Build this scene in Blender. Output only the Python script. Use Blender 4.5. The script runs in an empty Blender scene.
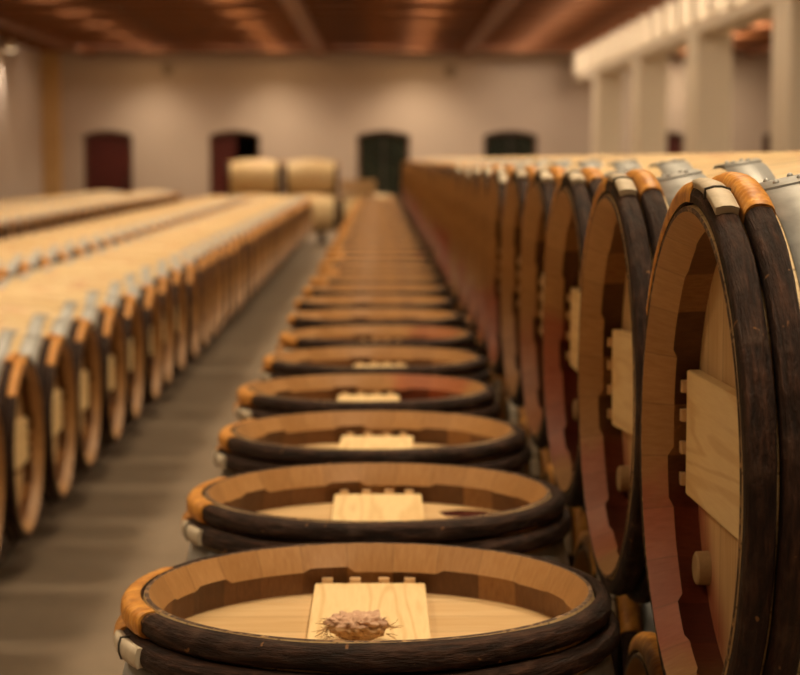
import bpy, bmesh, math, random
from mathutils import Matrix, Vector, noise

random.seed(7)
SC = bpy.context.scene
COL = SC.collection
PI = math.pi
TAU = 2 * PI

# ------------------------------------------------------------------ materials
class NT:
    """Tiny node builder."""
    def __init__(self, name):
        self.m = bpy.data.materials.new(name)
        self.m.use_nodes = True
        self.t = self.m.node_tree
        self.t.nodes.clear()
        self.out = self.t.nodes.new('ShaderNodeOutputMaterial')
        self.b = self.t.nodes.new('ShaderNodeBsdfPrincipled')
        self.t.links.new(self.b.outputs[0], self.out.inputs[0])

    def put(self, sock, v):
        if v is None:
            return
        if hasattr(v, 'is_output'):
            self.t.links.new(v, sock)
        else:
            if isinstance(v, (tuple, list)) and len(v) == 3 and sock.type == 'RGBA':
                v = (*v, 1)
            sock.default_value = v

    def math(self, op, a, b=None, c=None, clamp=False):
        n = self.t.nodes.new('ShaderNodeMath')
        n.operation = op
        n.use_clamp = clamp
        for s, v in zip(n.inputs, (a, b, c)):
            self.put(s, v)
        return n.outputs[0]

    def coord(self, which='Object'):
        return self.t.nodes.new('ShaderNodeTexCoord').outputs[which]

    def sep(self, v):
        n = self.t.nodes.new('ShaderNodeSeparateXYZ')
        self.put(n.inputs[0], v)
        return n.outputs

    def comb(self, x=0, y=0, z=0):
        n = self.t.nodes.new('ShaderNodeCombineXYZ')
        for s, v in zip(n.inputs, (x, y, z)):
            self.put(s, v)
        return n.outputs[0]

    def noise(self, vec, scale=5, detail=3, rough=.55, dist=0):
        n = self.t.nodes.new('ShaderNodeTexNoise')
        self.put(n.inputs['Vector'], vec)
        n.inputs['Scale'].default_value = scale
        n.inputs['Detail'].default_value = detail
        n.inputs['Roughness'].default_value = rough
        n.inputs['Distortion'].default_value = dist
        return n.outputs[0]

    def white(self, w):
        n = self.t.nodes.new('ShaderNodeTexWhiteNoise')
        n.noise_dimensions = '1D'
        self.put(n.inputs['W'], w)
        return n.outputs[0]

    def mapr(self, v, a, b, c=0., d=1., smooth=False):
        n = self.t.nodes.new('ShaderNodeMapRange')
        if smooth:
            n.interpolation_type = 'SMOOTHSTEP'
        self.put(n.inputs[0], v)
        for i, k in enumerate((a, b, c, d)):
            self.put(n.inputs[i + 1], k)
        return n.outputs[0]

    def mix(self, f, a, b, mode='MIX'):
        n = self.t.nodes.new('ShaderNodeMix')
        n.data_type = 'RGBA'
        n.blend_type = mode
        self.put(n.inputs[0], f)
        self.put(n.inputs[6], a)
        self.put(n.inputs[7], b)
        return n.outputs[2]

    def ramp(self, f, stops):
        n = self.t.nodes.new('ShaderNodeValToRGB')
        e = n.color_ramp.elements
        while len(e) < len(stops):
            e.new(.5)
        for el, (p, c) in zip(e, stops):
            el.position = p
            el.color = (*c, 1)
        self.put(n.inputs[0], f)
        return n.outputs[0]

    def rand(self):
        return self.t.nodes.new('ShaderNodeObjectInfo').outputs['Random']

    def attr(self, name):
        n = self.t.nodes.new('ShaderNodeAttribute')
        n.attribute_type = 'OBJECT'
        n.attribute_name = name
        return n.outputs['Fac']

    def bump(self, h, strength=.3, dist=.01):
        n = self.t.nodes.new('ShaderNodeBump')
        n.inputs['Strength'].default_value = strength
        n.inputs['Distance'].default_value = dist
        self.put(n.inputs['Height'], h)
        self.t.links.new(n.outputs[0], self.b.inputs['Normal'])

    def done(self, color, rough=.6, metal=0., spec=.5):
        self.put(self.b.inputs['Base Color'], color)
        self.put(self.b.inputs['Roughness'], rough)
        self.put(self.b.inputs['Metallic'], metal)
        self.b.inputs['Specular IOR Level'].default_value = spec
        return self.m


NST = 26          # staves in a barrel


def stave_angle(n):
    x, y, z = n.sep(n.coord())
    a = n.math('ARCTAN2', y, x)
    s = n.math('MULTIPLY', n.math('ADD', a, PI), NST / TAU)
    return a, s, z, x, y


def stain(n, a, col, tint, strength=1.0):
    """wine stain: an angular patch of the barrel end, soaked into the wood"""
    nz = n.noise(n.coord(), 9, 4, .6)
    d = n.math('ABSOLUTE', n.math('WRAP', n.math('SUBTRACT', a, n.attr('stain_angle')), PI, -PI))
    d = n.math('ADD', d, n.math('MULTIPLY', n.math('SUBTRACT', nz, .5), .5))
    f = n.mapr(d, n.attr('stain_width'), n.math('ADD', n.attr('stain_width'), .22), 1., 0., True)
    f = n.math('MULTIPLY', f, n.attr('stain'))
    f = n.math('MULTIPLY', f, n.mapr(nz, .25, .7, .75, 1.))
    f = n.math('MULTIPLY', f, strength)
    return n.mix(f, col, n.mix(1., col, tint, 'MULTIPLY'))


def m_outer():
    n = NT('new_oak_staves')
    a, s, z, x, y = stave_angle(n)
    r = n.white(n.math('FLOOR', s))
    g = n.noise(n.comb(n.math('MULTIPLY', a, 9.), n.math('MULTIPLY', z, 1.2), 0), 6, 5, .6)
    c = n.mix(r, (.63, .485, .265), (.75, .605, .365))
    c = n.mix(n.mapr(g, .35, .75), c, n.mix(1., c, (.72, .6, .45), 'MULTIPLY'))
    fr = n.math('FRACT', s)
    seam = n.math('LESS_THAN', n.math('MINIMUM', fr, n.math('SUBTRACT', 1., fr)), .02)
    c = n.mix(n.math('MULTIPLY', seam, .7), c, (.12, .07, .03))
    c = n.mix(n.math('MULTIPLY', n.rand(), .35), c, n.mix(1., c, (.8, .66, .5), 'MULTIPLY'))
    # wine splashed round the bung on the middle staves
    w = n.noise(n.comb(n.math('MULTIPLY', a, 2.), n.math('MULTIPLY', z, 5.), n.math('MULTIPLY', n.rand(), 30.)), 2.2, 3, .6)
    w = n.math('MULTIPLY', n.mapr(w, .5, .68), n.mapr(n.math('ABSOLUTE', z), .12, .30, .55, 0., True))
    c = n.mix(w, c, n.mix(1., c, (.78, .42, .38), 'MULTIPLY'))
    n.bump(n.math('SUBTRACT', g, n.math('MULTIPLY', seam, 1.)), .25, .004)
    return n.done(c, .55)


def m_bevel():
    n = NT('cut_oak_bevel')
    a, s, z, x, y = stave_angle(n)
    r = n.white(n.math('ADD', n.math('FLOOR', s), 31.7))
    g = n.noise(n.comb(n.math('MULTIPLY', a, 7.), n.math('MULTIPLY', z, 6.), 0), 7, 5, .65)
    c = n.mix(r, (.39, .212, .078), (.48, .272, .106))
    c = n.mix(n.mapr(g, .3, .75), c, n.mix(1., c, (.76, .66, .54), 'MULTIPLY'))
    c = stain(n, a, c, (.88, .40, .48))
    fr = n.math('FRACT', s)
    seam = n.math('LESS_THAN', n.math('MINIMUM', fr, n.math('SUBTRACT', 1., fr)), .018)
    c = n.mix(n.math('MULTIPLY', seam, .3), c, (.12, .06, .02))
    n.bump(g, .2, .003)
    return n.done(c, .5)


def m_wall():
    n = NT('toasted_oak')
    a, s, z, x, y = stave_angle(n)
    r = n.white(n.math('ADD', n.math('FLOOR', s), 4.1))
    g = n.noise(n.comb(n.math('MULTIPLY', a, 7.), n.math('MULTIPLY', z, 7.), 0), 8, 5, .65)
    c = n.ramp(r, [(0., (.1, .04, .012)), (.45, (.19, .085, .028)), (1., (.33, .17, .06))])
    c = n.mix(n.mapr(g, .3, .75), c, n.mix(1., c, (.6, .5, .4), 'MULTIPLY'))
    c = stain(n, a, c, (.82, .24, .18))
    n.bump(g, .25, .003)
    return n.done(c, .5)


def m_end():
    n = NT('stave_end_grain')
    g = n.noise(n.coord(), 90, 4, .7)
    c = n.mix(n.mapr(g, .5, .68), (.06, .03, .014), (.42, .25, .11))
    n.bump(g, .5, .003)
    return n.done(c, .75)


def m_head():
    n = NT('oak_head')
    x, y, z = n.sep(n.coord())
    p = n.math('MULTIPLY', n.math('ADD', y, .3), 1 / .083)
    r = n.white(n.math('FLOOR', p))
    g = n.noise(n.comb(n.math('MULTIPLY', x, 3.), n.math('MULTIPLY', y, 38.), r), 2.2, 5, .6, .4)
    c = n.mix(r, (.56, .385, .19), (.66, .48, .26))
    c = n.mix(n.mapr(g, .35, .75), c, n.mix(1., c, (.82, .7, .55), 'MULTIPLY'))
    fr = n.math('FRACT', p)
    seam = n.math('LESS_THAN', n.math('MINIMUM', fr, n.math('SUBTRACT', 1., fr)), .012)
    c = n.mix(n.math('MULTIPLY', seam, .6), c, (.16, .09, .04))
    a = n.math('ARCTAN2', y, x)
    rr = n.math('POWER', n.math('ADD', n.math('MULTIPLY', x, x), n.math('MULTIPLY', y, y)), .5)
    edge = n.mapr(rr, .17, .25, 0., 1., True)
    c2 = stain(n, a, c, (.55, .16, .14))
    c = n.mix(edge, c, c2)
    n.bump(n.math('SUBTRACT', g, seam), .15, .003)
    return n.done(c, .5)


def m_pine():
    n = NT('pale_pine_board')
    x, y, z = n.sep(n.coord())
    q = n.math('MULTIPLY', n.rand(), 9.)
    w = n.noise(n.comb(n.math('MULTIPLY', x, 11.), n.math('MULTIPLY', y, 1.0), q), 1.1, 2, .4)
    ring = n.math('SINE', n.math('MULTIPLY', w, 70.))
    g = n.noise(n.comb(n.math('MULTIPLY', x, 60.), n.math('MULTIPLY', y, 4.), q), 4, 4, .6)
    c = n.mix(n.mapr(ring, .1, 1., 0., .55), (.78, .6, .32), (.6, .38, .15))
    c = n.mix(n.mapr(g, .4, .8, 0., .5), c, n.mix(1., c, (.85, .74, .58), 'MULTIPLY'))
    n.bump(g, .12, .002)
    return n.done(c, .5)


def m_plain(name, c1, c2, scale=12, rough=.6, metal=0., bump=.2, bd=.004, stretch=(1, 1, 1), spec=.5):
    n = NT(name)
    x, y, z = n.sep(n.coord())
    v = n.comb(*[n.math('MULTIPLY', s, k) for s, k in zip((x, y, z), stretch)])
    g = n.noise(v, scale, 5, .6)
    c = n.mix(n.mapr(g, .3, .7), c1, c2)
    n.bump(g, bump, bd)
    return n.done(c, rough, metal, spec)


def m_bark():
    n = NT('chestnut_bark')
    x, y, z = n.sep(n.coord())
    a = n.math('ARCTAN2', y, x)
    rr = n.math('POWER', n.math('ADD', n.math('MULTIPLY', x, x), n.math('MULTIPLY', y, y)), .5)
    q = n.math('MULTIPLY', n.rand(), 20.)
    v = n.comb(n.math('ADD', n.math('MULTIPLY', a, 1.3), q), n.math('MULTIPLY', z, 26.), n.math('MULTIPLY', rr, 26.))
    g = n.noise(v, 4.5, 6, .65)
    big = n.noise(n.comb(n.math('ADD', n.math('MULTIPLY', a, 2.2), q), n.math('MULTIPLY', z, 9.), 0), 3.2, 3, .6)
    c = n.ramp(g, [(.3, (.005, .0018, .001)), (.5, (.022, .0086, .0048)), (.72, (.075, .033, .019))])
    c = n.mix(n.mapr(big, .54, .68, 0., .65), c, (.062, .034, .023))
    scar = n.noise(n.comb(n.math('ADD', n.math('MULTIPLY', a, 5.), q), n.math('MULTIPLY', z, 18.), 3.), 3.0, 2, .5)
    c = n.mix(n.mapr(scar, .70, .73), c, (.2, .095, .038))
    n.bump(n.math('ADD', g, n.math('MULTIPLY', big, .5)), .9, .009)
    return n.done(c, .62, 0, .22)


def m_binding():
    n = NT('willow_binding')
    x, y, z = n.sep(n.coord())
    a = n.math('ARCTAN2', y, x)
    s = n.math('MULTIPLY', a, 34.)
    r = n.white(n.math('FLOOR', n.math('ADD', s, n.math('MULTIPLY', z, 90.))))
    g = n.noise(n.coord(), 70, 4, .6)
    c = n.mix(r, (.50, .205, .03), (.68, .33, .065))
    c = n.mix(n.mapr(g, .45, .75), c, (.30, .10, .018))
    n.bump(g, .2, .002)
    return n.done(c, .48)


def m_metal():
    n = NT('galvanised_steel')
    g = n.noise(n.coord(), 40, 4, .6)
    c = n.mix(n.mapr(g, .3, .7), (.34, .345, .34), (.46, .465, .46))
    return n.done(c, n.mapr(g, .2, .8, .5, .65), .65)


def m_floor():
    n = NT('worn_concrete')
    g = n.noise(n.coord(), .9, 6, .65)
    h = n.noise(n.coord(), 14, 4, .6)
    c = n.mix(n.mapr(g, .3, .7), (.145, .105, .07), (.215, .162, .112))
    c = n.mix(n.mapr(h, .4, .8, 0., .4), c, (.1, .075, .055))
    n.bump(h, .1, .004)
    return n.done(c, n.mapr(g, .3, .7, .5, .7))


def m_plaster(name, a, b):
    n = NT(name)
    g = n.noise(n.coord(), .7, 5, .6)
    h = n.noise(n.coord(), 60, 3, .6)
    c = n.mix(n.mapr(g, .3, .7), a, b)
    n.bump(h, .1, .004)
    return n.done(c, .85)


def m_boards():
    n = NT('ceiling_boards')
    x, y, z = n.sep(n.coord())
    p = n.math('MULTIPLY', x, 1 / .18)
    r = n.white(n.math('FLOOR', p))
    g = n.noise(n.comb(n.math('MULTIPLY', x, 14.), n.math('MULTIPLY', y, .8), r), 3, 5, .6)
    c = n.mix(r, (.10, .026, .004), (.28, .09, .013))
    c = n.mix(n.mapr(g, .35, .75), c, n.mix(1., c, (.55, .45, .4), 'MULTIPLY'))
    return n.done(c, .6)


def m_emit(name, col, e):
    n = NT(name)
    n.b.inputs['Emission Color'].default_value = (*col, 1)
    n.b.inputs['Emission Strength'].default_value = e
    return n.done(col, .4)


M = dict(outer=m_outer(), bevel=m_bevel(), wall=m_wall(), end=m_end(), head=m_head(), pine=m_pine(),
         bark=m_bark(), bind=m_binding(), metal=m_metal(), floor=m_floor(), boards=m_boards())
M['lap'] = m_plain('shaved_hoop_wood', (.42, .35, .25), (.60, .52, .40), 40, .6)
M['wire'] = m_plain('dark_wire', (.03, .025, .02), (.06, .05, .04), 40, .5)
M['peg'] = m_plain('peg_wood', (.50, .31, .15), (.62, .41, .21), 30, .6)
M['bung'] = m_plain('bung_wood', (.30, .19, .085), (.40, .27, .13), 60, .6)
M['plaster'] = m_plaster('beige_plaster', (.51, .415, .345), (.56, .455, .385))
M['white'] = m_plaster('cream_paint', (.78, .68, .54), (.84, .74, .6))
M['post'] = m_plain('pine_post', (.55, .34, .14), (.64, .42, .19), 4, .6, 0, .1, .004, (4, 4, .6))
M['beam'] = m_plain('red_brown_beam', (.10, .026, .005), (.25, .08, .013), 2, .6, 0, .15, .01, (.7, 4, 4))
M['rail'] = m_plain('dark_rail_timber', (.045, .028, .018), (.08, .05, .03), 6, .7, 0, .2, .006, (4, .5, 4))
M['redpaint'] = m_plain('dark_red_door_paint', (.06, .006, .005), (.085, .009, .007), 3, .45)
M['dark'] = m_plain('passage_darkness', (.012, .01, .008), (.02, .016, .013), 3, .8)  # unlit depth of the passage put into the colour
M['green'] = m_plain('dark_green_glass', (.004, .007, .005), (.018, .026, .018), 1.6, .25)
M['frame'] = m_plain('brown_door_frame', (.11, .055, .03), (.15, .08, .045), 5, .6)
M['iron'] = m_plain('dark_iron', (.05, .045, .04), (.08, .07, .06), 20, .5, .6)
M['fitting'] = m_plain('grey_fitting', (.28, .22, .16), (.33, .26, .19), 20, .6)
M['fibre'] = m_plain('dry_fibre', (.30, .15, .05), (.52, .33, .16), 60, .8, 0, .6, .006)
M['fibretop'] = m_plain('dry_fibre_top', (.46, .27, .17), (.60, .40, .27), 80, .8, 0, .6, .004)
M['lamp'] = m_emit('lamp_glass', (1, .78, .5), 3.)
M['wine'] = m_plain('spilt_wine', (.03, .004, .005), (.055, .008, .009), 20, .18, 0, 0.)
M['crate'] = m_plain('crate_wood', (.42, .25, .11), (.52, .33, .15), 5, .65, 0, .1, .004, (1, 5, 5))


# ------------------------------------------------------------------ mesh helpers
class MB:
    def __init__(self):
        self.v, self.f, self.fm, self.sm, self.mats = [], [], [], [], []

    def mi(self, m):
        if m not in self.mats:
            self.mats.append(m)
        return self.mats.index(m)

    def add(self, verts, faces, m, smooth=True):
        o = len(self.v)
        k = self.mi(m)
        self.v += [tuple(p) for p in verts]
        for f in faces:
            self.f.append([o + i for i in f])
            self.fm.append(k)
            self.sm.append(smooth)

    def merge(self, other, mtx=None):
        o = len(self.v)
        self.v += [tuple(mtx @ Vector(p)) if mtx else p for p in other.v]
        for f, k, s in zip(other.f, other.fm, other.sm):
            self.f.append([o + i for i in f])
            self.fm.append(self.mi(other.mats[k]))
            self.sm.append(s)

    def box(self, x0, x1, y0, y1, z0, z1, m, bev=0.):
        bm = bmesh.new()
        bmesh.ops.create_cube(bm, size=1)
        for v in bm.verts:
            v.co = Vector(((x0 + x1) / 2 + v.co.x * (x1 - x0), (y0 + y1) / 2 + v.co.y * (y1 - y0),
                           (z0 + z1) / 2 + v.co.z * (z1 - z0)))
        if bev:
            bmesh.ops.bevel(bm, geom=bm.edges[:], offset=bev, segments=2, affect='EDGES', profile=.6)
        self.take(bm, m, False)

    def take(self, bm, m, smooth):
        bm.verts.index_update()
        self.add([v.co.copy() for v in bm.verts], [[v.index for v in f.verts] for f in bm.faces], m, smooth)
        bm.free()

    def cyl(self, c, r, h, m, seg=16, r2=None, bev=0.):
        """axis +Z from c upward"""
        prof = [(r, 0), (r2 if r2 is not None else r, h)]
        vs = []
        for rr, z in prof:
            vs += [(c[0] + rr * math.cos(TAU * i / seg), c[1] + rr * math.sin(TAU * i / seg), c[2] + z) for i in range(seg)]
        fs = [[i, (i + 1) % seg, seg + (i + 1) % seg, seg + i] for i in range(seg)]
        self.add(vs, fs, m, True)
        self.add(vs[:seg], [list(range(seg))[::-1]], m, False)
        self.add(vs[seg:], [list(range(seg))], m, False)

    def strip(self, prof, n, m, smooth=True, flip=False):
        """prof(i) -> list of (r, z) at angle i*TAU/n ; open strip swept all round"""
        vs, fs = [], []
        k = len(prof(0))
        for i in range(n):
            a = TAU * i / n
            for r, z in prof(i):
                vs.append((r * math.cos(a), r * math.sin(a), z))
        for i in range(n):
            j = (i + 1) % n
            for t in range(k - 1):
                q = [i * k + t, j * k + t, j * k + t + 1, i * k + t + 1]
                fs.append(q[::-1] if flip else q)
        self.add(vs, fs, m, smooth)

    def arc(self, sec, a0, a1, n, m, caps=True):
        """sec(a) -> closed section list of (r, z); swept from a0 to a1"""
        vs, fs = [], []
        k = len(sec(a0))
        for i in range(n + 1):
            a = a0 + (a1 - a0) * i / n
            for r, z in sec(a):
                vs.append((r * math.cos(a), r * math.sin(a), z))
        for i in range(n):
            for t in range(k):
                u = (t + 1) % k
                fs.append([i * k + t, (i + 1) * k + t, (i + 1) * k + u, i * k + u])
        self.add(vs, fs, m, True)
        if caps:
            self.add(vs[:k], [list(range(k))], m, False)
            self.add(vs[-k:], [list(range(k))[::-1]], m, False)

    def mesh(self, name):
        me = bpy.data.meshes.new(name)
        me.from_pydata(self.v, [], self.f)
        for m in self.mats:
            me.materials.append(m)
        me.polygons.foreach_set('material_index', self.fm)
        me.polygons.foreach_set('use_smooth', self.sm)
        me.update()
        bm = bmesh.new()
        bm.from_mesh(me)
        bmesh.ops.recalc_face_normals(bm, faces=bm.faces)
        bm.to_mesh(me)
        bm.free()
        return me


def link(name, me, parent=None):
    o = bpy.data.objects.new(name, me)
    COL.objects.link(o)
    if parent is not None:
        o.parent = parent
    return o


def tag(o, label, cat, group=None):
    o['label'] = label
    o['category'] = cat
    if group:
        o['group'] = group
    return o


def structure(name, mb, loc=(0, 0, 0)):
    o = link(name, mb.mesh(name))
    o.location = loc
    o['kind'] = 'structure'
    return o


# ------------------------------------------------------------------ barrel shapes
# local frame: Z along the axis, out of the visible head; Y towards the edge the head board touches; X across it
HL = .475
RB, RE = .341, .275
DEPTH = .064


def R(z):
    return RB - (RB - RE) * (z / HL) ** 2


def barrel_body(near=True, mb=None):
    mb = mb or MB()
    n = NST * (6 if near else 3)
    rnd = random.Random(3)
    dz = [rnd.uniform(-.0045, .0045) for _ in range(NST)]
    zs = [-HL + 2 * HL * i / (24 if near else 12) for i in range(25 if near else 13)]
    mb.strip(lambda i: [(R(z), z) for z in zs], n, M['outer'])
    per = n // NST
    for s in (1, -1):
        if s < 0 and not near:
            mb.strip(lambda i: [(RE, -HL), (.262, -HL)], n, M['end'], False)
            mb.strip(lambda i: [(.262, -HL), (.262, -HL + DEPTH)], n, M['wall'], False)
            continue
        # thin rounded stave end
        mb.strip(lambda i: [(RE, s * HL), (RE - .002, s * (HL + .0012)), (RE - .0055, s * (HL + .0008))], n, M['end'])
        # pale bevel with an uneven lower edge on every stave, then the darker toasted wall down to the head

        def st(i):
            return (i // per) % NST
        mb.strip(lambda i: [(RE - .0055, s * (HL + .0008)), (RE - .0145, s * (HL - .016)),
                            (RE - .0215, s * (HL - .031 + dz[st(i)]))], n, M['bevel'])
        mb.strip(lambda i: [(RE - .0215, s * (HL - .031 + dz[st(i)])), (RE - .0185, s * (HL - .034 + dz[st(i)])),
                            (RE - .0165, s * (HL - DEPTH - .004))], n, M['wall'])
    return mb


def head_disc(mb=None, seg=72):
    mb = mb or MB()
    zt = HL - DEPTH
    r = RE - .0165
    vs = [(r * math.cos(TAU * i / seg), r * math.sin(TAU * i / seg), zt) for i in range(seg)]
    vb = [(x, y, zt - .018) for x, y, z in vs]
    mb.add(vs, [list(range(seg))], M['head'], False)
    mb.add(vb, [list(range(seg))[::-1]], M['head'], False)
    return mb


BX, BY0, BY1 = .075, -.130, .238


def head_board(mb=None, bev=.003):
    mb = mb or MB()
    z = HL - DEPTH
    mb.box(-BX, BX, BY0, BY1, z, z + .017, M['pine'], bev)
    return mb


def peg(k):
    mb = MB()
    x = (-.058, -.020, .019, .054)[k]
    z = HL - DEPTH
    mb.box(x - .0075, x + .0075, BY1 + .001, BY1 + .0155, z, z + .022, M['peg'], .0012)
    return mb


def plug():
    mb = MB()
    z = HL - DEPTH
    mb.cyl((-.153, .178, z), .0205, .014, M['bung'], 24, .0195)
    mb.cyl((-.153, .178, z + .014), .0195, .002, M['bung'], 24, .0165)
    return mb


HW = .0315     # wooden hoop width
HT = .0195     # and thickness


def hoop_sec(zc, grow=0., wob=0., tw=0, seed=0., n=10):
    """half-round hoop section hugging the staves at height zc"""
    def sec(a):
        q = noise.noise(Vector((math.cos(a) * 2.2 + seed, math.sin(a) * 2.2, zc * 7)))
        w = HW / 2 * (1 + .09 * q * wob) + grow * .35
        t = HT * (1 + .16 * q * wob) + grow
        pts = []
        for k in range(n):
            u = PI * k / (n - 1)
            c, s_ = math.cos(u), math.sin(u)
            z = zc - w * math.copysign(abs(c) ** .75, c)
            rr = t * s_ ** .72
            fine = .0012 * wob * noise.noise(Vector((math.cos(a) * 16 + seed, math.sin(a) * 16, k * .9))) if 0 < k < n - 1 else 0
            pts.append((R(abs(zc)) + .0005 + rr + fine, z))
        return pts
    return sec


def wooden_hoop(zc, seed, near=True, mb=None):
    mb = mb or MB()
    n = 150 if near else 56
    sec = hoop_sec(zc, 0., 1.7, 0, seed, 11 if near else 6)
    k = len(sec(0))
    vs, fs = [], []
    for i in range(n):
        a = TAU * i / n
        for r, z in sec(a):
            vs.append((r * math.cos(a), r * math.sin(a), z))
    for i in range(n):
        j = (i + 1) % n
        for t in range(k):
            u = (t + 1) % k
            fs.append([i * k + t, j * k + t, j * k + u, i * k + u])
    mb.add(vs, fs, M['bark'])
    return mb


def binding(zc, a0, a1, near=True, mb=None):
    mb = mb or MB()
    wraps = max(5, int((a1 - a0) / .034))
    base = hoop_sec(zc, .0026, .6, 0, 5., 11 if near else 6)

    def sec(a):
        ph = (a - a0) / (a1 - a0) * wraps
        ridge = .0016 * abs(math.sin(PI * ph))
        c = R(abs(zc))
        return [(r + (ridge if r > c + .004 else 0), z) for r, z in base(a)]
    mb.arc(sec, a0, a1, wraps * (4 if near else 1), M['bind'])
    return mb


def lap_end(zc, a0, a1, mb=None):
    """pale shaved tail of the hoop lying on top of it, tied with a wire"""
    mb = mb or MB()
    rr = R(abs(zc)) + HT

    def sec(a):
        return [(rr - .004, zc - .0115), (rr + .004, zc - .012), (rr + .0065, zc - .004), (rr + .0065, zc + .004),
                (rr + .004, zc + .012), (rr - .004, zc + .0115)]
    mb.arc(sec, a0, a1, 8, M['lap'])
    am = a0 + .42 * (a1 - a0)

    def sec2(a):
        return [(rr - .006, zc - .0145), (rr + .0055, zc - .0135), (rr + .0085, zc - .004), (rr + .0085, zc + .004),
                (rr + .0055, zc + .0135), (rr - .006, zc + .0145)]
    mb.arc(sec2, am - .004, am + .004, 2, M['wire'])
    return mb


def metal_hoop(z0, z1, near=True, mb=None):
    mb = mb or MB()
    n = 104 if near else 52
    t = .0026
    s = 1 if z0 + z1 > 0 else -1
    mb.strip(lambda i: [(R(z0), z0), (R(z0) + t, z0), (R((z0 + z1) / 2) + t, (z0 + z1) / 2), (R(z1) + t, z1), (R(z1), z1)],
             n, M['metal'])
    if near:
        # riveted overlap
        def sec(a):
            return [(R(z0), z0), (R(z0) + 2 * t, z0), (R(z1) + 2 * t, z1), (R(z1), z1)]
        mb.arc(sec, -.16, .1, 5, M['metal'])
        for a in (-.10, .04):
            for f in (.3, .7):
                z = z0 + (z1 - z0) * f
                r = R(z) + 2 * t
                bm = bmesh.new()
                bmesh.ops.create_uvsphere(bm, u_segments=8, v_segments=5, radius=.0036)
                bmesh.ops.translate(bm, verts=bm.verts, vec=(r * math.cos(a), r * math.sin(a), z))
                mb.take(bm, M['metal'], True)
    return mb


H1, H2 = HL - .0155, HL - .0155 - .032
METALS = ((HL - .130, HL - .067), (HL - .215, HL - .163))
D = math.radians
# binding arcs measured from +X towards +Y
B1 = (D(-1), D(60))
L1 = (D(-24), D(0))
B2 = (D(-25), D(13))


def flip(me, name):
    """the same part at the other end of the barrel (a half turn about local X)"""
    m2 = me.copy()
    m2.name = name
    m2.transform(Matrix.Rotation(PI, 4, 'X'))
    return m2


MESH = {}
MESH['body'] = barrel_body(True).mesh('barrel_body')
MESH['body_mid'] = barrel_body(False).mesh('barrel_body_plain')
MESH['head'] = head_disc().mesh('head')
MESH['board'] = head_board().mesh('head_board')
MESH['peg'] = [peg(k).mesh('peg') for k in range(4)]
MESH['plug'] = plug().mesh('plug')
for lod, near in (('', True), ('_mid', False)):
    MESH['h1' + lod] = wooden_hoop(H1, 1., near).mesh('wooden_hoop')
    MESH['h2' + lod] = wooden_hoop(H2, 8., near).mesh('wooden_hoop')
    MESH['b1' + lod] = binding(H1, B1[0], B1[1] if near else D(44), near).mesh('binding')
    MESH['b2' + lod] = binding(H2, *B2, near).mesh('binding')
    MESH['m1' + lod] = metal_hoop(*METALS[0], near).mesh('metal_hoop')
    MESH['m2' + lod] = metal_hoop(*METALS[1], near).mesh('metal_hoop')
MESH['l1'] = lap_end(H1, *L1).mesh('lap_end')
# uprights: the pale tail is on the second hoop, the willow on the first reaches further round
MESH['ub1'] = binding(H1, D(-26), D(26)).mesh('binding')
MESH['ub2'] = binding(H2, D(-26), D(12)).mesh('binding')
MESH['ul2'] = lap_end(H2, D(12), D(30)).mesh('lap_end')
for k in ('head', 'h1', 'h2', 'b1', 'b2', 'm1', 'm2', 'h1_mid', 'h2_mid', 'b1_mid', 'b2_mid', 'm1_mid', 'm2_mid'):
    MESH['x' + k] = flip(MESH[k], MESH[k].name)


def far_barrel(roll, metal=True):
    mb = barrel_body(False)
    head_disc(mb, 40)
    head_board(mb, 0)
    for sgn in (1, -1):
        t = MB()
        for z, b in ((H1, (D(4), D(42))), (H2, B2)):
            wooden_hoop(z, 2., False, t)
            binding(z, b[0], b[1], False, t)
        for z0, z1 in METALS[:2 if metal else 0]:
            metal_hoop(z0, z1, False, t)
        rt = Matrix.Rotation(roll, 4, 'Z')
        if sgn < 0:
            rt = Matrix.Rotation(PI, 4, 'X') @ Matrix.Rotation(-roll, 4, 'Z')
        mb.merge(t, rt)
    return mb


MESH['far_lying'] = far_barrel(0).mesh('far_barrel')
MESH['far_turned'] = far_barrel(PI).mesh('far_barrel_turned')
MESH['far_plain'] = far_barrel(PI, False).mesh('far_barrel_plain')

ORI = {
    'stand': Matrix.Identity(3),
    'right': Matrix(((0, 0, -1), (0, 1, 0), (1, 0, 0))),     # head looks to -x
    'left': Matrix(((0, 0, 1), (0, -1, 0), (1, 0, 0))),      # head looks to +x
}


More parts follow.
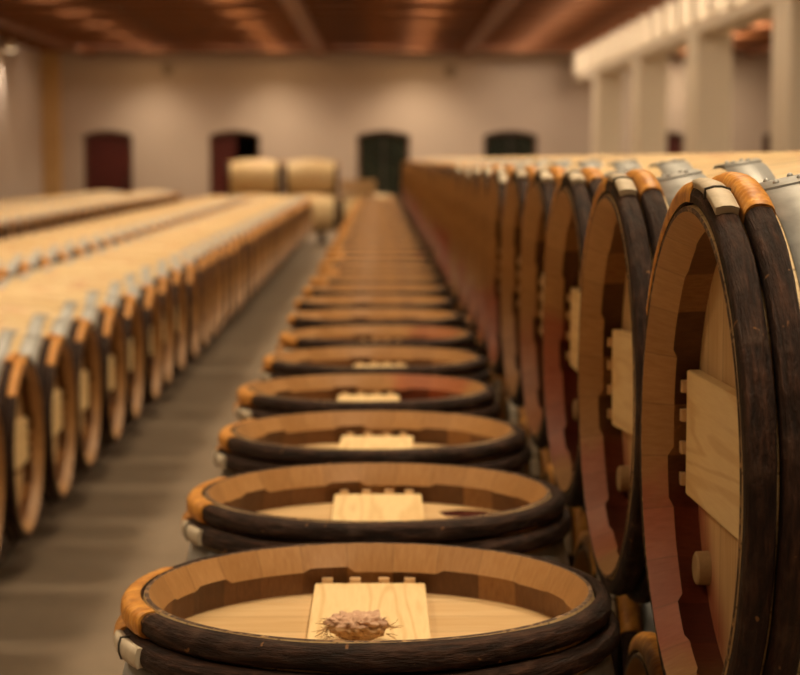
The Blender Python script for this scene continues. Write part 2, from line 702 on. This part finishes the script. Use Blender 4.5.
def barrel(kind, pos, label, group, yaw=0., roll=0., broll=0., lod='near', stn=(0., 2.27, .5), plugged=True, mesh=None):
    """pos = centre of the barrel. Root empty sits at the barrel's base."""
    x, y, z = pos
    down = HL if kind == 'stand' else RB
    root = bpy.data.objects.new('wine_barrel', None)
    COL.objects.link(root)
    root.empty_display_size = .1
    root.location = (x, y, z - down)
    root.rotation_euler = (0, 0, yaw)
    tag(root, label, 'barrel', group)
    M3 = ORI[kind].to_4x4()
    up = Matrix.Translation((0, 0, down))

    def put(name, me, rot=0., parent=None):
        o = link(name, me, parent or root)
        if parent is None:
            o.matrix_local = up @ M3 @ Matrix.Rotation(rot, 4, 'Z')
        o['stain'], o['stain_angle'], o['stain_width'] = stn
        return o

    if lod == 'far':
        # too small in the picture to show parts: one mesh is the whole barrel
        bpy.data.objects.remove(root)
        o = link('wine_barrel', MESH[mesh or ('far_lying' if kind == 'right' else 'far_turned')])
        o.matrix_world = Matrix.Translation(pos) @ Matrix.Rotation(yaw, 4, 'Z') @ M3 @ Matrix.Rotation(roll, 4, 'Z')
        tag(o, label, 'barrel', group)
        o['stain'], o['stain_angle'], o['stain_width'] = stn
        return o
    s = '' if lod == 'near' else '_mid'
    rb = broll + (PI if kind == 'stand' else 0.)
    put('barrel_body', MESH['body' if lod == 'near' else 'body_mid'], roll)
    put('head', MESH['head'], roll)
    put('head_board', MESH['board'], roll)
    if lod == 'near':
        for k in range(4):
            put('peg', MESH['peg'][k], roll)
        if plugged:
            put('plug', MESH['plug'], roll)
        put('head', MESH['xhead'], roll)
    st = kind == 'stand' and lod == 'near'
    h1 = put('wooden_hoop', MESH['h1' + s], rb)
    put('binding', MESH['ub1' if st else ('b1_mid' if kind == 'left' else 'b1' + s)], 0, h1)
    h2 = put('wooden_hoop', MESH['h2' + s], rb)
    put('binding', MESH['ub2' if st else 'b2' + s], 0, h2)
    if st:
        put('lap_end', MESH['ul2'], 0, h2)
    elif lod == 'near':
        put('lap_end', MESH['l1'], 0, h1)
    put('metal_hoop', MESH['m1' + s], rb * .6)
    put('metal_hoop', MESH['m2' + s], rb * .8)
    if kind != 'stand' or lod == 'near':
        x1 = put('wooden_hoop', MESH['xh1' + s], rb)
        put('binding', MESH['xb1' + s], 0, x1)
        x2 = put('wooden_hoop', MESH['xh2' + s], rb)
        put('binding', MESH['xb2' + s], 0, x2)
        put('metal_hoop', MESH['xm1' + s], rb * .5)
        put('metal_hoop', MESH['xm2' + s], rb * .7)
    return root


ORD = ['first', 'second', 'third', 'fourth', 'fifth', 'sixth', 'seventh', 'eighth', 'ninth', 'tenth', 'eleventh',
       'twelfth', 'thirteenth', 'fourteenth', 'fifteenth', 'sixteenth', 'seventeenth', 'eighteenth', 'nineteenth', 'twentieth',
       'twenty-first', 'twenty-second']


def which(i, n, near='front', far='far end'):
    if i < n / 2:
        return 'nearest' if i == 0 else ORD[i] + ' from the ' + near
    k = n - 1 - i
    return 'last at the ' + far if k == 0 else ORD[k] + ' from the ' + far


rnd = random.Random(11)
PITCH = .705
CH, CU, CR = .545, 1.151, .563      # centre heights of lower and upper tier


def lod_of(y, a=8.6, b=17.):
    return 'near' if y < a else ('mid' if y < b else 'far')


# standing row down the middle
N = 36
for i in range(N):
    y = 2.35 + PITCH * i
    stn = (0., 0., .3)
    if i == 1:
        stn = (0., 0., .22)
    elif i == 3:
        stn = (.8, D(52), .3)
    elif rnd.random() < .25:
        stn = (rnd.uniform(.3, .7), rnd.uniform(-.5, 1.4), .25)
    lab = 'upright oak barrel in the single standing row, ' + which(i, N)
    if i == 0:
        lab = 'nearest upright oak barrel with a dry fibre wad on its pale head board'
    elif i == 1:
        lab = 'upright oak barrel, second from the front, with a dark wine puddle on its head'
    jx = rnd.uniform(-.008, .008)
    if i < 6:
        jx = (-.014, -.004, -.0126, -.028, -.011, -.004)[i] + .014
    barrel('stand', (-.014 + jx, y, HL), lab, 'upright barrels in the standing row', 0., (.0, .0, -.03, .0, -.05, -.03)[i] if i < 6 else rnd.uniform(-.06, .06),
           rnd.uniform(-.16, .16) if i else .02, lod_of(y), stn, False)

# tall stack right of it: upper tier, lower tier
N = 37
for i in range(N):
    y = 2.07 + PITCH * i
    lab = 'barrel on the upper tier of the tall stack, ' + which(i, N)
    if i == 0:
        lab = 'nearest barrel on the upper tier of the tall stack, wooden plug in its head'
    stn = (rnd.uniform(.55, 1.), D(rnd.uniform(122, 150)), rnd.uniform(.3, .6))
    if i == 0:
        stn = (.95, D(131), .36)
    if i in (4, 9):
        stn = (.2, D(140), .3)
    jx = rnd.uniform(-.006, .006) if i else 0
    barrel('right', (.327 + HL + jx, y, CU), lab, 'barrels on the upper tier of the tall stack', D(2.0) + (rnd.uniform(-.006, .006) if i else 0),
           rnd.uniform(-.07, .07) if i else 0., rnd.uniform(-.12, .12) if i else 0., lod_of(y), stn)
N = 38
for i in range(N):
    y = 2.07 - PITCH / 2 + PITCH * i
    lab = 'barrel on the lower tier of the tall stack, ' + which(i, N)
    barrel('right', (.336 + HL, y, CR), lab, 'barrels on the lower tier of the tall stack', 0.,
           rnd.uniform(-.05, .05), -.5 + rnd.uniform(-.1, .1), lod_of(y, 6.), (.6, D(140), .4))

# low rows across the aisle
N = 39
for i in range(N):
    y = 5.515 + PITCH * i
    lab = 'barrel in the low row facing the aisle, ' + which(i, N)
    barrel('left', (-1.14 - HL + rnd.uniform(-.008, .008), y, CH), lab, 'barrels in the low row facing the aisle', rnd.uniform(-.01, .01),
           PI + rnd.uniform(-.07, .07), rnd.uniform(-.1, .1), lod_of(y, 9.), (rnd.uniform(0, .4), D(-40), .4), False)
N = 32
for i in range(N):
    y = 5.515 + PITCH * (i + 7)
    lab = 'barrel in the low row behind the aisle row, ' + which(i, N)
    barrel('right', (-2.14 - HL, y, CH), lab, 'barrels in the second low row', 0.,
           rnd.uniform(-.07, .07), rnd.uniform(-.1, .1), lod_of(y, 0., 14.), (0, 0, .3))
# second block, beyond the further aisle
N = 27
for i in range(N):
    y = 19.2 + PITCH * i
    lab = 'barrel in the distant block, front row, ' + which(i, N)
    barrel('left', (-3.87 - HL, y, CH), lab, 'barrels in the front row of the far block', 0., PI, rnd.uniform(-.1, .1), 'far')
N = 20
for i in range(N):
    y = 19.2 + PITCH * (i + 7)
    lab = 'barrel in the distant block, row along the wall, ' + which(i, N)
    barrel('right', (-4.85 - HL, y, CH), lab, 'barrels in the back row of the far block', 0., 0, rnd.uniform(-.1, .1), 'far')

# barrels lying crosswise at the end of the low rows
def cross(x, y, z, label, group, yaw=-PI / 2):
    # head of a 'left' barrel looks to +x already, so its body lies across the view
    return barrel('left', (x, y, z), label, group, 0., PI, 0, 'far', mesh='far_plain')


YC = 34.1
for j, x in enumerate((-2.20, -1.20, -.22)):
    nm = ('outer', 'middle', 'inner')[j]
    cross(x, YC - .3525, CH, ('crosswise barrel at the end of the low rows, bottom tier, ' +
                              ('furthest from the aisle', 'under the pale pair', 'nearest the standing row')[j]), 'crosswise barrels at the row end')
    cross(x, YC + .3525, CH, ('crosswise barrel hidden against the end wall side, bottom tier, ' +
                              ('furthest from the aisle', 'middle one', 'nearest the standing row')[j]), 'crosswise barrels at the row end')
cross(-2.20, YC, CU, 'left barrel of the pale pair lying crosswise on top at the row end', 'pale pair on top at the row end')
cross(-1.20, YC, CU, 'right barrel of the pale pair lying crosswise on top at the row end', 'pale pair on top at the row end')

# small crate between the pale pair and the standing row
t = bpy.data.objects.new('wooden_crate', None)
COL.objects.link(t)
t.location = (-.38, YC - .3525, CH + RB + .004)
tag(t, 'small tan wooden crate on the crosswise barrel beside the pale pair', 'crate')
for (x0, x1, y0, y1) in ((-.3, .3, -.2, -.18), (-.3, .3, .18, .2)):
    for z in (0., .085, .17):
        b = MB()
        b.box(x0, x1, y0, y1, z, z + .07, M['crate'], .004)
        link('slat', b.mesh('slat'), t)
for x0 in (-.3, .28):
    b = MB()
    b.box(x0, x0 + .02, -.18, .18, 0, .24, M['crate'], .004)
    link('end_panel', b.mesh('end_panel'), t)
b = MB()
b.box(-.28, .28, -.18, .18, 0, .015, M['crate'])
link('bottom', b.mesh('bottom'), t)

# timber rails the lying barrels rest on
def rail(x, y0, y1, label):
    o = MB()
    h = (CR if x > 0 else CH) - R(.12) - .001
    o.box(-.05, .05, y0, y1, 0, h, M['rail'], .006)
    r = link('support_rail', o.mesh('support_rail'))
    r.location = (x, 0, 0)
    tag(r, label, 'rail', 'timber rails under the lying barrels')


for cx, y0, y1, what in ((-1.14 - HL, 5.0, 32.8, 'the low row facing the floor aisle'), (-2.14 - HL, 10.0, 32.8, 'the second low row'),
                         (.336 + HL, 1.2, 28.0, 'the tall stack'), (-3.87 - HL, 18.8, 38.2, 'the front row of the far block'),
                         (-4.85 - HL, 23.6, 38.2, 'the row along the wall')):
    rail(cx - .175, y0, y1, 'dark timber rail under ' + what + ', on its wall side' if cx < 0 else 'dark timber rail under ' + what + ', nearer the standing row')
    rail(cx + .175, y0, y1, 'dark timber rail under ' + what + ', on its aisle side' if cx < 0 else 'dark timber rail under ' + what + ', nearer the pillars')
for j, x in enumerate((-2.20, -1.20, -.22)):
    for s in (-1, 1):
        o = MB()
        o.box(-.05, .05, YC - .72, YC + .72, 0, CH - R(.12) - .001, M['rail'], .006)
        r = link('support_rail', o.mesh('support_rail'))
        r.location = (x + s * .175, 0, 0)
        tag(r, 'dark timber rail under the crosswise barrels, ' + ORD[j * 2 + (s + 1) // 2] + ' counting towards the standing row', 'rail',
            'timber rails under the lying barrels')

# ------------------------------------------------------------------ dry fibre wad on the nearest head board
t = bpy.data.objects.new('fibre_wad', None)
COL.objects.link(t)
ZB = 2 * HL - DEPTH + .017
t.location = (-.026, 2.262, ZB + .0005)
tag(t, 'frayed wad of dry tan fibre lying on the nearest pale head board', 'fibre wad')
bm = bmesh.new()
bmesh.ops.create_icosphere(bm, subdivisions=5, radius=1)
for v in bm.verts:
    p = v.co.copy()
    a = math.atan2(p.y, p.x)
    q = noise.fractal(Vector((p.x * 2.3, p.y * 2.3, p.z * 1.2 + 4)), .9, 2, 5)
    f = noise.fractal(Vector((p.x * 7 + 9, p.y * 7, p.z * 5)), .8, 2, 4)
    spread = .72 + .38 * (p.z * .5 + .5)            # wider at the brim
    rr = spread * (1 + .34 * q + .14 * f)
    z = (p.z * .5 + .5)
    if z > .72:
        z = .72 + (z - .72) * .25 + .16 * q + .12 * f
    v.co = Vector((p.x * rr * .039, p.y * rr * .026, max(z, 0) * .038))
b = MB()
bm.faces.ensure_lookup_table()
b.take(bm, M['fibre'], True)
# paler torn top
b.mi(M['fibretop'])
for k, f in enumerate(b.f):
    zz = sum(b.v[i][2] for i in f) / len(f)
    if zz > .0225:
        b.fm[k] = 1
link('wad_body', b.mesh('wad_body'), t)
rs = random.Random(5)
for k in range(44):
    rad = rs.uniform(.0003, .0007)
    a = rs.choice((rs.uniform(2.5, 3.9), rs.uniform(2.6, 3.8), rs.uniform(-.6, .6), rs.uniform(0, TAU)))
    ln = rs.uniform(.008, .022)
    p = Vector((math.cos(a) * .037, math.sin(a) * .022, rs.uniform(.006, .028)))
    d = Vector((math.cos(a), math.sin(a) * .7, rs.uniform(-.3, .5))).normalized()
    pts = []
    for j in range(6):
        pts.append(p.copy())
        d = (d + Vector((rs.uniform(-.5, .5), rs.uniform(-.5, .5), rs.uniform(-.4, .4)))).normalized()
        p = p + d * ln / 5
        p.z = max(p.z, .0012)
    sb = MB()
    vs = []
    for j, p in enumerate(pts):
        t0 = (pts[min(j + 1, 5)] - pts[max(j - 1, 0)]).normalized()
        e1 = t0.orthogonal().normalized()
        e2 = t0.cross(e1)
        rj = rad * (1 - .5 * j / 5)
        vs += [p + e1 * rj * math.cos(TAU * i / 5) + e2 * rj * math.sin(TAU * i / 5) for i in range(5)]
    fs = [[j * 5 + i, j * 5 + (i + 1) % 5, j * 5 + 5 + (i + 1) % 5, j * 5 + 5 + i] for j in range(5) for i in range(5)]
    sb.add(vs, fs + [[0, 1, 2, 3, 4], [25, 26, 27, 28, 29]], M['fibre'])
    link('strand', sb.mesh('strand'), t)

# wine puddle on the head of the second upright barrel
pb = MB()
ring = []
for k in range(28):
    a = TAU * k / 28
    q = 1 + .28 * noise.noise(Vector((math.cos(a) * 1.7, math.sin(a) * 1.7, 2.)))
    ring.append((math.cos(a) * .058 * q, math.sin(a) * .030 * q))
pb.add([(x, y, 0) for x, y in ring] + [(x * .9, y * .9, .0018) for x, y in ring],
       [[k, (k + 1) % 28, 28 + (k + 1) % 28, 28 + k] for k in range(28)] + [list(range(28, 56))], M['wine'])
o = link('wine_puddle', pb.mesh('wine_puddle'))
o.location = (.155, 2.35 + PITCH + .13, 2 * HL - DEPTH + .0004)
o.rotation_euler = (0, 0, -.35)
tag(o, 'dark red wine puddle on the head of the second upright barrel', 'puddle')

# ------------------------------------------------------------------ the hall
YW = 40.0
XL, XR = -6.9, 9.2
YB = -5.0
CZ = 3.64          # underside of the beams
TOP = 3.95
b = MB()
b.box(XL - .3, XR + .3, YB - .3, YW + 3, -.2, 0, M['floor'])
structure('floor', b)
b = MB()
b.box(XL - .3, XR + .3, YB - .3, YW + .5, TOP, TOP + .2, M['boards'])
structure('ceiling', b)
b = MB()
b.box(XL - .3, XL, YB - .3, YW + .4, 0, TOP, M['plaster'])
structure('wall_left', b)
b = MB()
b.box(XR, XR + .3, YB - .3, YW + .4, 0, TOP, M['plaster'])
structure('wall_right', b)
b = MB()
b.box(XL - .3, XR + .3, YB - .3, YB, 0, TOP, M['plaster'])
structure('wall_front', b)

PX = lambda px: (px - 380) * YW / 1935
# (left px, right px, kind) of the doorways in the end wall
DOORS = [(85, 134, 'red'), (210, 261, 'half'), (357, 410, 'green'), (483, 537, 'green'), (632, 683, 'red'), (762, 812, 'red')]
DH = 1.98
ARCH = .10


def arch_pts(x0, x1, n=12):
    pts = []
    for i in range(n + 1):
        u = i / n
        pts.append((x0 + (x1 - x0) * u, DH + ARCH * (1 - (2 * u - 1) ** 2)))
    return pts


b = MB()
xs = XL - .3
y0, y1 = YW, YW + .4
for l, r, k in DOORS:
    x0, x1 = PX(l), PX(r)
    b.box(xs, x0, y0, y1, 0, TOP, M['plaster'])
    pts = arch_pts(x0, x1)
    for (xa, za), (xb, zb) in zip(pts, pts[1:]):
        vs = [(xa, y0, za), (xb, y0, zb), (xb, y0, TOP), (xa, y0, TOP), (xa, y1, za), (xb, y1, zb), (xb, y1, TOP), (xa, y1, TOP)]
        b.add(vs, [[0, 1, 2, 3], [7, 6, 5, 4], [0, 4, 5, 1]], M['plaster'], False)
    xs = x1
b.box(xs, XR + .3, y0, y1, 0, TOP, M['plaster'])
structure('wall_back', b)
# near-black panels behind the doorways, the rooms' darkness painted into their colour
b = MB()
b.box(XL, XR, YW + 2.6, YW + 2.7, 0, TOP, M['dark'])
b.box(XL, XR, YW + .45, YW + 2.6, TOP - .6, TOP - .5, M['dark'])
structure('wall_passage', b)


def leaf(x0, x1, ya, yb, m, full):
    mb = MB()
    pts = arch_pts(x0, x1) if full else [(x0, DH + .02), ((x0 + x1) / 2, DH + .06), (x1, DH + .09)]
    f = [(x, ya, z) for x, z in pts] + [(x1, ya, 0.01), (x0, ya, 0.01)]
    g = [(x, yb, z) for x, y, z in f]
    n = len(f)
    mb.add(f + g, [list(range(n))] + [list(range(n, 2 * n))[::-1]] + [[i, (i + 1) % n, n + (i + 1) % n, n + i] for i in range(n)], m, False)
    return mb


for k, (l, r, kind) in enumerate(DOORS):
    x0, x1 = PX(l), PX(r)
    root = bpy.data.objects.new('door_%d' % (k + 1), None)
    COL.objects.link(root)
    root['kind'] = 'structure'
    root['label'] = ('dark red arched door', 'dark red door standing half open', 'dark green glazed arched doorway',
                     'dark green low arched doorway', 'dark red door behind the pillars', 'dark red door near the nearest pillar')[k]
    fm = MB()
    for xa, xb in ((x0, x0 + .06), (x1 - .06, x1)):
        fm.box(xa, xb, YW + .1, YW + .2, 0, DH, M['frame'])
    pts = arch_pts(x0, x1)
    for (xa, za), (xb, zb) in zip(pts, pts[1:]):
        vs = [(xa, YW + .1, za - .07), (xb, YW + .1, zb - .07), (xb, YW + .1, zb), (xa, YW + .1, za),
              (xa, YW + .2, za - .07), (xb, YW + .2, zb - .07), (xb, YW + .2, zb), (xa, YW + .2, za)]
        fm.add(vs, [[0, 1, 2, 3], [7, 6, 5, 4], [0, 4, 5, 1]], M['frame'], False)
    link('door_frame', fm.mesh('door_frame'), root)
    if kind == 'half':
        dl = leaf(x0 + .03, (x0 + x1) / 2 + .02, YW + .12, YW + .17, M['redpaint'], False)
        d = link('door_leaf', dl.mesh('door_leaf'), root)
        hx = (x0 + x1) / 2 - .06
    else:
        dl = leaf(x0 + .03, x1 - .03, YW + .12, YW + .17, M['redpaint' if kind == 'red' else 'green'], True)
        d = link('door_leaf', dl.mesh('door_leaf'), root)
        hx = x1 - .14
        if kind == 'green':
            mu = MB()
            xm = (x0 + x1) / 2
            mu.box(xm - .02, xm + .02, YW + .1, YW + .12, .01, DH + .06, M['iron'])
            for zz in (.75,):
                mu.box(x0 + .05, x1 - .05, YW + .1, YW + .12, zz, zz + .04, M['iron'])
            link('glazing_bars', mu.mesh('glazing_bars'), root)
    hb = MB()
    hb.box(hx - .015, hx + .015, YW + .06, YW + .12, .98, 1.12, M['iron'], .004)
    link('door_handle', hb.mesh('door_handle'), d)

# corner post of pale wood, against the end wall at the left
b = MB()
b.box(XL + .0, XL + .36, YW - .2, YW, 0, CZ + .05, M['post'], .01)
structure('trim_1', b)

# beams under the ceiling: cross joists and a few heavier long beams
jb = MB()
jb.box(XL, XR, -.09, .09, CZ, TOP, M['beam'])
jm = jb.mesh('ceiling_beam')
JY0, JP = YB + .8, 1.25
y = JY0
while y < YW - .3:
    o = link('ceiling_beam', jm)
    o.location = (0, y, 0)
    o['kind'] = 'structure'
    y += JP
for x in (-5.9, -1.2, 1.75, 7.6):
    b = MB()
    b.box(x - .13, x + .13, YB, YW, CZ - .05, TOP, M['beam'])
    structure('ceiling_beam', b)

# white arcade at the right: beam, blocks on it, pillars
XA = 3.99
b = MB()
b.box(XA, XA + .42, YB, YW, 3.06, 3.21, M['white'], .01)
structure('arcade_beam', b)
cb = MB()
cb.box(-.06, .46, -.15, .15, 3.21, CZ, M['white'], .015)
cm = cb.mesh('arcade_block')
y = JY0 + 15 * JP
while y < YW - .2:
    o = link('arcade_block', cm)
    o.location = (XA, y, 0)
    o['kind'] = 'structure'
    y += JP
pm = MB()
pm.box(0, .44, 0, .9, 0, 3.06, M['white'], .012)
pm.box(-.05, .51, -.05, .95, 0, .12, M['white'], .01)
pmm = pm.mesh('pillar')
for y in (13.4, 18.95, 24.5, 30.0, 35.7):
    o = link('pillar', pmm)
    o.location = (XA, y, 0)
    o['kind'] = 'structure'

# wall spotlight by the corner post
t = bpy.data.objects.new('wall_spotlight', None)
COL.objects.link(t)
SX, SY, SZ = XL, 35.5, 3.56
t.location = (SX, SY, SZ)
tag(t, 'small round spotlight high on the pale wall beside the wooden corner post', 'lamp')
b = MB()
b.box(0, .10, -.04, .04, -.03, .05, M['fitting'], .008)
link('bracket', b.mesh('bracket'), t)
b = MB()
b.cyl((.2, 0, -.1), .105, .17, M['white'], 24, .085)
link('lamp_housing', b.mesh('lamp_housing'), t)
b = MB()
b.cyl((.2, 0, -.106), .09, .004, M['lamp'], 24)
link('lamp_glass', b.mesh('lamp_glass'), t)

# two small round fittings high on the end wall
for px, py, lb in ((170, 70, 'small round grey fitting high on the end wall between the red doors'),
                   (450, 72, 'small round grey fitting high on the end wall between the green doorways')):
    b = MB()
    b.cyl((0, 0, 0), .13, .05, M['fitting'], 24, .11)
    b.cyl((0, 0, .05), .07, .02, M['fitting'], 20, .06)
    o = link('wall_fitting', b.mesh('wall_fitting'))
    o.matrix_world = Matrix.Translation((PX(px), YW, 1.47 + (160 - py) * YW / 1935)) @ Matrix.Rotation(PI / 2, 4, 'X')
    tag(o, lb, 'wall fitting')

# ------------------------------------------------------------------ light
WARM = (1., .79, .525)


def area(x, y, z, sx, sy, w, col=WARM, rot=(0, 0, 0)):
    l = bpy.data.lights.new('ceiling_or_fill_light', 'AREA')
    l.shape = 'RECTANGLE'
    l.size, l.size_y = sx, sy
    l.energy = w
    l.color = col
    o = bpy.data.objects.new('ceiling_or_fill_light', l)
    COL.objects.link(o)
    o.location = (x, y, z)
    o.rotation_euler = rot
    return o


y = JY0 + JP / 2
k = 0
while y < YW - .4:
    # lamps sit up between the joists; the row behind the arcade is added fill
    for x, e, sp in ((.7, 33, 105), (-2.1, 29, 98), (-4.6, 27, 95), (6.2, 46, 168)):
        if k % 2 or (x > 6 and y < 14):
            continue
        area(x, y, 3.86, .45, .9, e).data.spread = D(sp)
        area(x, y, 3.80, .7, .3, e * (.27 if x < 5 else .06), (1., .62, .28))  # added orange fill that makes the joists glow in patches
    if y > 8:
        area(4.25, y, 3.84, .3, .3, 10, (1., .80, .58)).data.spread = D(172)  # added fill in the gaps, brightens the block fronts
        area(2.8, y, 3.86, .3, .5, 13, (1., .78, .54)).data.spread = D(168)  # added fill row to brighten the arcade pillars
    y += JP
    k += 1
for x in (-5.2, -2.4, .2, 2.6, 6.4):
    area(x, JY0 + 33.5 * JP, 3.86, 2.0, .4, 21 if x < 5 else 12, (1., .79, .60)).data.spread = D(172)  # added fill that lifts the end wall
l = bpy.data.lights.new('wall_wash', 'SPOT')
l.energy = 90
l.color = (1., .85, .66)
l.spot_size = D(95)
l.spot_blend = .6
l.shadow_soft_size = .08
o = bpy.data.objects.new('wall_wash', l)
COL.objects.link(o)
o.location = (SX + .2, SY, SZ - .13)

w = bpy.data.worlds.new('world')
SC.world = w
w.use_nodes = True
w.node_tree.nodes['Background'].inputs[0].default_value = (1, .8, .55, 1)
w.node_tree.nodes['Background'].inputs[1].default_value = .02

# ------------------------------------------------------------------ camera
cam = bpy.data.cameras.new('camera')
co = bpy.data.objects.new('camera', cam)
COL.objects.link(co)
co.location = (0, 0, 1.475)
F = 1935.
cam.sensor_width = 36
cam.lens = F * 36 / 800
co.rotation_euler = (PI / 2 - math.atan(177.5 / F), 0, -math.atan(20 / F))
cam.clip_end = 200
cam.dof.use_dof = True
cam.dof.focus_distance = 2.02
cam.dof.aperture_fstop = 6.4
SC.camera = co

SC.view_settings.view_transform = 'Standard'
SC.view_settings.look = 'None'
SC.view_settings.gamma = 1
SC.view_settings.exposure = -0.15
SC.cycles.max_bounces = 8
SC.cycles.diffuse_bounces = 5
